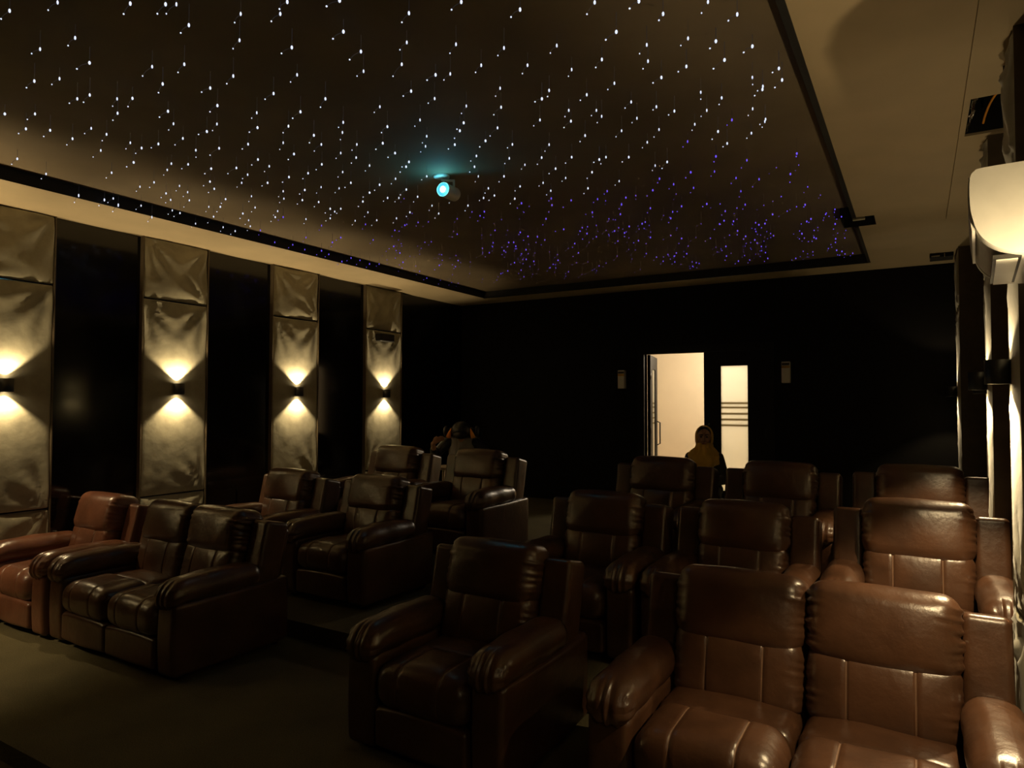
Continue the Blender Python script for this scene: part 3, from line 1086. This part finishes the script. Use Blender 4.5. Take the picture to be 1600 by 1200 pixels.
def fuse(m, name, mat, parent, voxel, smooth_it=4):
    tmp = m.build(name + '_tmp', mat)
    rm = tmp.modifiers.new('fuse', 'REMESH')
    rm.mode = 'VOXEL'
    rm.voxel_size = voxel
    sm = tmp.modifiers.new('soften', 'SMOOTH')
    sm.factor = 0.5
    sm.iterations = smooth_it
    dg = bpy.context.evaluated_depsgraph_get()
    me = bpy.data.meshes.new_from_object(tmp.evaluated_get(dg))
    bpy.data.objects.remove(tmp)
    me.name = name
    me.polygons.foreach_set('use_smooth', [True] * len(me.polygons))
    if not me.materials:
        me.materials.append(mat)
    o = bpy.data.objects.new(name, me)
    COL.objects.link(o)
    if parent is not None:
        o.parent = parent
    return o


def hand(m, wrist, d, up, side, curl=0.5, k=1.0):
    """Palm, four fingers, a thumb. d = pointing direction, up = back of hand, side = thumb side."""
    wrist, d, up, side = Vector(wrist), Vector(d).normalized(), Vector(up).normalized(), Vector(side).normalized()
    palm = wrist + d * 0.085 * k
    for s_ in (-0.024, -0.008, 0.008, 0.024):
        capsule(m, wrist + side * s_ * 0.7, 0.013 * k, palm + side * s_, 0.0115 * k, 8)
    for j, (s_, ln) in enumerate(zip((0.027, 0.009, -0.009, -0.027), (0.070, 0.078, 0.072, 0.056))):
        p = palm + side * s_ * k
        q = d.copy()
        for seg in range(3):
            q = (q * math.cos(curl * 0.55) - up * math.sin(curl * 0.55)).normalized()
            e = p + q * ln * k * (0.42, 0.33, 0.25)[seg]
            capsule(m, p, (0.0088, 0.0082, 0.0075)[seg] * k, e, (0.0082, 0.0075, 0.0066)[seg] * k, 7)
            p = e
    t0 = wrist + d * 0.025 * k + side * 0.026 * k
    t1 = t0 + (d * 0.6 + side * 0.8).normalized() * 0.040 * k - up * 0.008
    t2 = t1 + (d * 0.9 + side * 0.25 - up * 0.3).normalized() * 0.030 * k
    capsule(m, t0, 0.013 * k, t1, 0.0098 * k, 8)
    capsule(m, t1, 0.0098 * k, t2, 0.008 * k, 8)


def head(m, c, k=1.0):
    """Face towards -y; c = centre of the skull."""
    x, y, z = c
    m.ball((x, y + 0.012, z + 0.02), (0.076 * k, 0.094 * k, 0.088 * k), 24, 18)
    m.ball((x, y - 0.022, z - 0.035), (0.060 * k, 0.066 * k, 0.078 * k), 20, 14)
    m.ball((x, y - 0.046, z - 0.095), (0.030 * k, 0.028 * k, 0.024 * k), 12, 8)
    m.tube([(x, y - 0.078, z + 0.012), (x, y - 0.092, z - 0.014), (x, y - 0.106, z - 0.034), (x, y - 0.086, z - 0.042)], [0.008, 0.010, 0.013, 0.010], 8)
    for s_ in (-1, 1):
        m.ball((x + s_ * 0.013, y - 0.086, z - 0.038), (0.009, 0.009, 0.007), 8, 6)
        m.ball((x + s_ * 0.032, y - 0.076, z + 0.026), (0.024, 0.010, 0.006), 10, 6)
        m.ball((x + s_ * 0.040, y - 0.058, z - 0.030), (0.022, 0.020, 0.018), 10, 8)
        m.ball((x + s_ * 0.076, y + 0.012, z - 0.008), (0.009, 0.018, 0.030), 8, 8)
    m.ball((x, y - 0.080, z - 0.064), (0.023, 0.010, 0.005), 10, 6)
    m.ball((x, y - 0.078, z - 0.073), (0.020, 0.010, 0.006), 10, 6)


def face_marks(parent, c):
    x, y, z = c
    e = MB()
    for s_ in (-1, 1):
        e.ball((x + s_ * 0.031, y - 0.077, z + 0.006), (0.014, 0.008, 0.006), 10, 8)
    e.build('eyes', M['hair'], parent, True)
    e = MB()
    for s_ in (-1, 1):
        e.tube([(x + s_ * 0.012, y - 0.089, z + 0.026), (x + s_ * 0.032, y - 0.088, z + 0.034), (x + s_ * 0.050, y - 0.074, z + 0.026)], 0.004, 6)
    e.build('eyebrows', M['hair'], parent, True)
    M.setdefault('lips', simple('lips', (0.32, 0.11, 0.09), 0.45))
    e = MB()
    e.ball((x, y - 0.087, z - 0.068), (0.021, 0.006, 0.0075), 10, 6)
    e.build('lips', M['lips'], parent, True)


def stool(x, y, lab):
    s_ = empty('stool', (x, y, F3))
    tag(s_, lab, 'stool')
    V, F, D, mi = rbox(0.18, 0.18, 0.03, 0.025, (4, 4, 2))
    mesh_obj('seat', V + np.array([0, 0, 0.42]), F, M['black_cloth'], s_)
    for sx in (-1, 1):
        for sy in (-1, 1):
            MB().tube([(sx * 0.16, sy * 0.16, 0), (sx * 0.13, sy * 0.13, 0.40)], 0.014, 8).build('leg', M['sconce'], s_, True)
    return s_


# woman seated behind the back row, facing the camera
WX, WY = -2.03, 7.55
stool(WX, WY, 'low dark stool under the woman in the mustard headscarf')
rot = math.radians(14)
p = empty('person', (WX, WY, F3), rot)
tag(p, 'woman in a mustard headscarf and black tunic by the lit doorway, hands held together', 'person')
hc = (0.0, -0.02, 1.125)
arms = []
for s_ in (-1, 1):
    sh = Vector((s_ * 0.150, 0.01, 0.905))
    el = Vector((s_ * 0.215, -0.03, 0.67))
    wr = Vector((s_ * 0.055 + 0.03, -0.23, 0.655))
    arms.append((sh, el, wr))
legs = []
for s_ in (-1, 1):
    legs.append((Vector((s_ * 0.09, 0.0, 0.53)), Vector((s_ * 0.10, -0.40, 0.50)), Vector((s_ * 0.10, -0.42, 0.10))))
m = MB()
head(m, hc)
capsule(m, (0, 0.012, 0.93), 0.050, (0, 0.0, 1.05), 0.046)
m.ball((0, 0.01, 0.84), (0.15, 0.095, 0.13), 20, 14)
m.ball((0, 0.0, 0.68), (0.125, 0.095, 0.14), 20, 14)
m.ball((0, 0.0, 0.55), (0.16, 0.12, 0.095), 20, 14)
for (sh, el, wr) in arms:
    capsule(m, (0, 0.01, 0.93), 0.05, sh, 0.045)
    capsule(m, sh, 0.045, el, 0.036)
    capsule(m, el, 0.036, wr, 0.024)
hand(m, arms[0][2], (0.75, -0.45, 0.1), (0.2, -0.5, 0.9), (0.1, -0.6, 0.6), 0.7)
hand(m, arms[1][2], (-0.75, -0.45, 0.1), (-0.2, -0.5, 0.9), (-0.1, -0.6, 0.6), 0.7)
for (hp, kn, an) in legs:
    capsule(m, hp, 0.078, kn, 0.056)
    capsule(m, kn, 0.054, an, 0.036)
    capsule(m, an + Vector((0, 0.02, -0.06)), 0.035, an + Vector((0, -0.15, -0.072)), 0.026)
fuse(m, 'body', M['skin'], p, 0.0065, 3)
face_marks(p, hc)
m = MB()                         # tunic
m.ball((0, 0.01, 0.84), (0.172, 0.115, 0.145), 20, 14)
m.ball((0, 0.0, 0.68), (0.175, 0.12, 0.17), 20, 14)
m.ball((0, 0.0, 0.555), (0.20, 0.145, 0.11), 20, 14)
for (sh, el, wr) in arms:
    capsule(m, (0, 0.01, 0.925), 0.060, sh, 0.058)
    capsule(m, sh, 0.058, el, 0.054)
    capsule(m, el, 0.056, el.lerp(wr, 0.86), 0.043)
for (hp, kn, an) in legs:
    capsule(m, hp, 0.094, kn, 0.074)
    capsule(m, kn, 0.074, an + Vector((0, 0, 0.06)), 0.075)
fuse(m, 'tunic', M['black_cloth'], p, 0.009, 3)
m = MB()                         # hair showing at the hairline
m.ball((0, 0.014, 1.160), (0.084, 0.102, 0.084), 20, 14)
m.build('hair', M['hair'], p, True)
# scarf: a hood open at the face, then folds round the neck and a drape over the shoulders
m = MB()
rings = []
for j in range(15):
    t = j / 14.0
    a = math.pi * (0.20 + 0.80 * 0)  # opening fixed by the polar range below
vs, fs = [], []
NA, NB = 28, 14
for i in range(NB + 1):
    for k in range(NA + 1):
        th = math.radians(-90 + 50) + math.radians(360 - 100) * k / NA      # leaves the face open at -y
        ph = math.radians(12 + (150 - 12) * i / NB)
        rr = 1.0 + 0.03 * math.sin(k * 1.9) * (i / NB)
        flare = 1.0 + 0.25 * max(0, i / NB - 0.6)
        vs.append((0.098 * math.sin(ph) * math.cos(th) * rr * flare, 0.034 + 0.112 * math.sin(ph) * math.sin(th) * rr * flare, 1.135 + 0.122 * math.cos(ph) - 0.10 * max(0, i / NB - 0.55)))
for i in range(NB):
    for k in range(NA):
        a = i * (NA + 1) + k
        fs.append((a, a + NA + 1, a + NA + 2, a + 1))
m.add(vs, fs)
hood = m.build('headscarf', M['mustard'], p, True)
sm = hood.modifiers.new('cloth', 'SOLIDIFY')
sm.thickness = 0.008
m = MB()
vs, fs = [], []
prof_d = [(1.065, 0.080, 0.085), (1.035, 0.088, 0.095), (1.005, 0.100, 0.102), (0.975, 0.128, 0.108), (0.945, 0.156, 0.114), (0.915, 0.180, 0.122), (0.880, 0.182, 0.130), (0.845, 0.170, 0.136), (0.815, 0.150, 0.138)]
NA = 56
for i, (z, rx, ry) in enumerate(prof_d):
    t = i / (len(prof_d) - 1)
    for k in range(NA):
        a = 2 * math.pi * k / NA
        fold = 0.012 * math.sin(5 * a + 9 * t) * (0.3 + t) + 0.007 * math.sin(11 * a - 7 * t)
        front = max(0.0, -math.sin(a))
        dip = 0.05 * t * front ** 2 - 0.03 * t * (1 - front) + 0.014 * math.sin(17 * t) * front
        vs.append(((rx + fold) * math.cos(a), (ry + fold) * math.sin(a) - 0.02 * front, z - dip))
for i in range(len(prof_d) - 1):
    for k in range(NA):
        k2 = (k + 1) % NA
        fs.append((i * NA + k, (i + 1) * NA + k, (i + 1) * NA + k2, i * NA + k2))
m.add(vs, fs)
dr = m.build('scarf_drape', M['mustard'], p, True)
dr.modifiers.new('cloth', 'SOLIDIFY').thickness = 0.007
o = empty('phone', p.location)
V, F, D, mi = rbox(0.034, 0.005, 0.07, 0.004, (3, 2, 4))
ph = mesh_obj('phone_body', V, F, M['feet'], o)
MB().box(-0.031, 0.031, -0.0062, -0.0052, -0.065, 0.065).build('screen', M['phone'], o)
o.location = p.matrix_world @ Vector((0, 0, 0))
wm = Matrix.Translation(Vector((WX, WY, F3))) @ Matrix.Rotation(rot, 4, 'Z')
o.matrix_world = wm @ Matrix.Translation((0.03, -0.335, 0.665)) @ Matrix.Rotation(math.radians(60), 4, 'Y') @ Matrix.Rotation(math.radians(-25), 4, 'X')
tag(o, 'pale phone held in the hands of the woman in the headscarf', 'phone')

# hunched person behind the back row on the left
PX, PY = -5.32, 7.62
stool(PX, PY + 0.02, 'low dark stool under the person in dark headgear')
rot = math.radians(30)
p = empty('person', (PX, PY, F3), rot)
tag(p, 'person in dark headgear with orange flashes and a grey shirt, hunched behind the back row', 'person')
hc = (0.0, -0.16, 1.10)
arms = []
for s_ in (-1, 1):
    arms.append((Vector((s_ * 0.20, -0.03, 0.97)), Vector((s_ * 0.36, -0.10, 0.80)), Vector((s_ * 0.36, -0.32, 0.965)) if s_ < 0 else Vector((s_ * 0.16, -0.30, 0.66))))
legs = [(Vector((s_ * 0.10, 0.0, 0.54)), Vector((s_ * 0.13, -0.42, 0.52)), Vector((s_ * 0.13, -0.44, 0.10))) for s_ in (-1, 1)]
m = MB()
head(m, hc)
capsule(m, (0, 0.0, 0.97), 0.058, (0, -0.12, 1.05), 0.054)
m.ball((0, -0.01, 0.87), (0.185, 0.115, 0.15), 20, 14)
m.ball((0, 0.01, 0.70), (0.155, 0.11, 0.15), 20, 14)
m.ball((0, 0.01, 0.56), (0.175, 0.13, 0.10), 20, 14)
for (sh, el, wr) in arms:
    capsule(m, (0, -0.01, 0.96), 0.06, sh, 0.055)
    capsule(m, sh, 0.055, el, 0.043)
    capsule(m, el, 0.043, wr, 0.029)
hand(m, arms[0][2], (0.75, -0.2, 0.55), (-0.5, -0.5, 0.6), (-0.3, -0.3, 0.8), 0.5, 1.1)
hand(m, arms[1][2], (-0.6, -0.7, 0.0), (0, -0.3, 0.9), (-0.5, 0.5, 0.3), 0.6, 1.1)
for (hp, kn, an) in legs:
    capsule(m, hp, 0.088, kn, 0.062)
    capsule(m, kn, 0.060, an, 0.042)
    capsule(m, an + Vector((0, 0.02, -0.06)), 0.038, an + Vector((0, -0.17, -0.070)), 0.028)
fuse(m, 'body', M['skin'], p, 0.0075, 3)
face_marks(p, hc)
m = MB()                         # dark jacket, trousers
m.ball((0, 0.015, 0.87), (0.20, 0.118, 0.165), 20, 14)
m.ball((0, 0.02, 0.70), (0.175, 0.118, 0.16), 20, 14)
m.ball((0, 0.015, 0.56), (0.20, 0.145, 0.11), 20, 14)
for (sh, el, wr) in arms:
    capsule(m, (0, 0.01, 0.965), 0.07, sh, 0.078)
    capsule(m, sh, 0.078, el, 0.062)
    capsule(m, el, 0.062, el.lerp(wr, 0.45), 0.054)
for (hp, kn, an) in legs:
    capsule(m, hp, 0.104, kn, 0.082)
    capsule(m, kn, 0.080, an, 0.062)
fuse(m, 'jacket', M['cap'], p, 0.009, 3)
m = MB()                         # pleated shirt front
vs, fs = [], []
NA, NB = 40, 14
for i in range(NB + 1):
    for k in range(NA + 1):
        a = math.radians(-160 + 140 * k / NA)
        z = 1.03 - 0.40 * i / NB
        rr = 1.0 + 0.035 * math.sin(k * 1.55) * (0.4 + i / NB)
        vs.append((0.20 * rr * math.cos(a) * (0.8 + 0.25 * i / NB), -0.005 + 0.155 * rr * math.sin(a), z))
for i in range(NB):
    for k in range(NA):
        a = i * (NA + 1) + k
        fs.append((a, a + NA + 1, a + NA + 2, a + 1))
m.add(vs, fs)
sh = m.build('shirt_front', M['grey_cloth'], p, True)
sd = sh.modifiers.new('cloth', 'SOLIDIFY')
sd.thickness = 0.006
m = MB()                         # cap: dome over the bowed head, ear shells, orange flashes
m.ball((0, -0.17, 1.135), (0.128, 0.135, 0.125), 28, 20)
m.ball((0, -0.25, 1.075), (0.110, 0.085, 0.055), 22, 12)
m.build('cap', M['cap'], p, True)
for s_ in (-1, 1):
    m = MB()
    m.ball((s_ * 0.205, -0.15, 1.12), (0.038, 0.070, 0.075), 16, 12)
    m.tube([(s_ * 0.12, -0.15, 1.16), (s_ * 0.19, -0.15, 1.13)], 0.02, 8)
    m.build('ear_shell', M['cap'], p, True)
    m = MB()
    n_ = 8
    m.tube([(s_ * (0.165 - 0.040 * (k / n_)), -0.265 - 0.012 * math.sin(k / n_ * 3.14), 1.045 + 0.125 * k / n_) for k in range(n_ + 1)], [0.030 * (1 - (k / n_) ** 1.6) + 0.001 for k in range(n_ + 1)], 10)
    m.build('orange_flash', M['orange'], p, True)
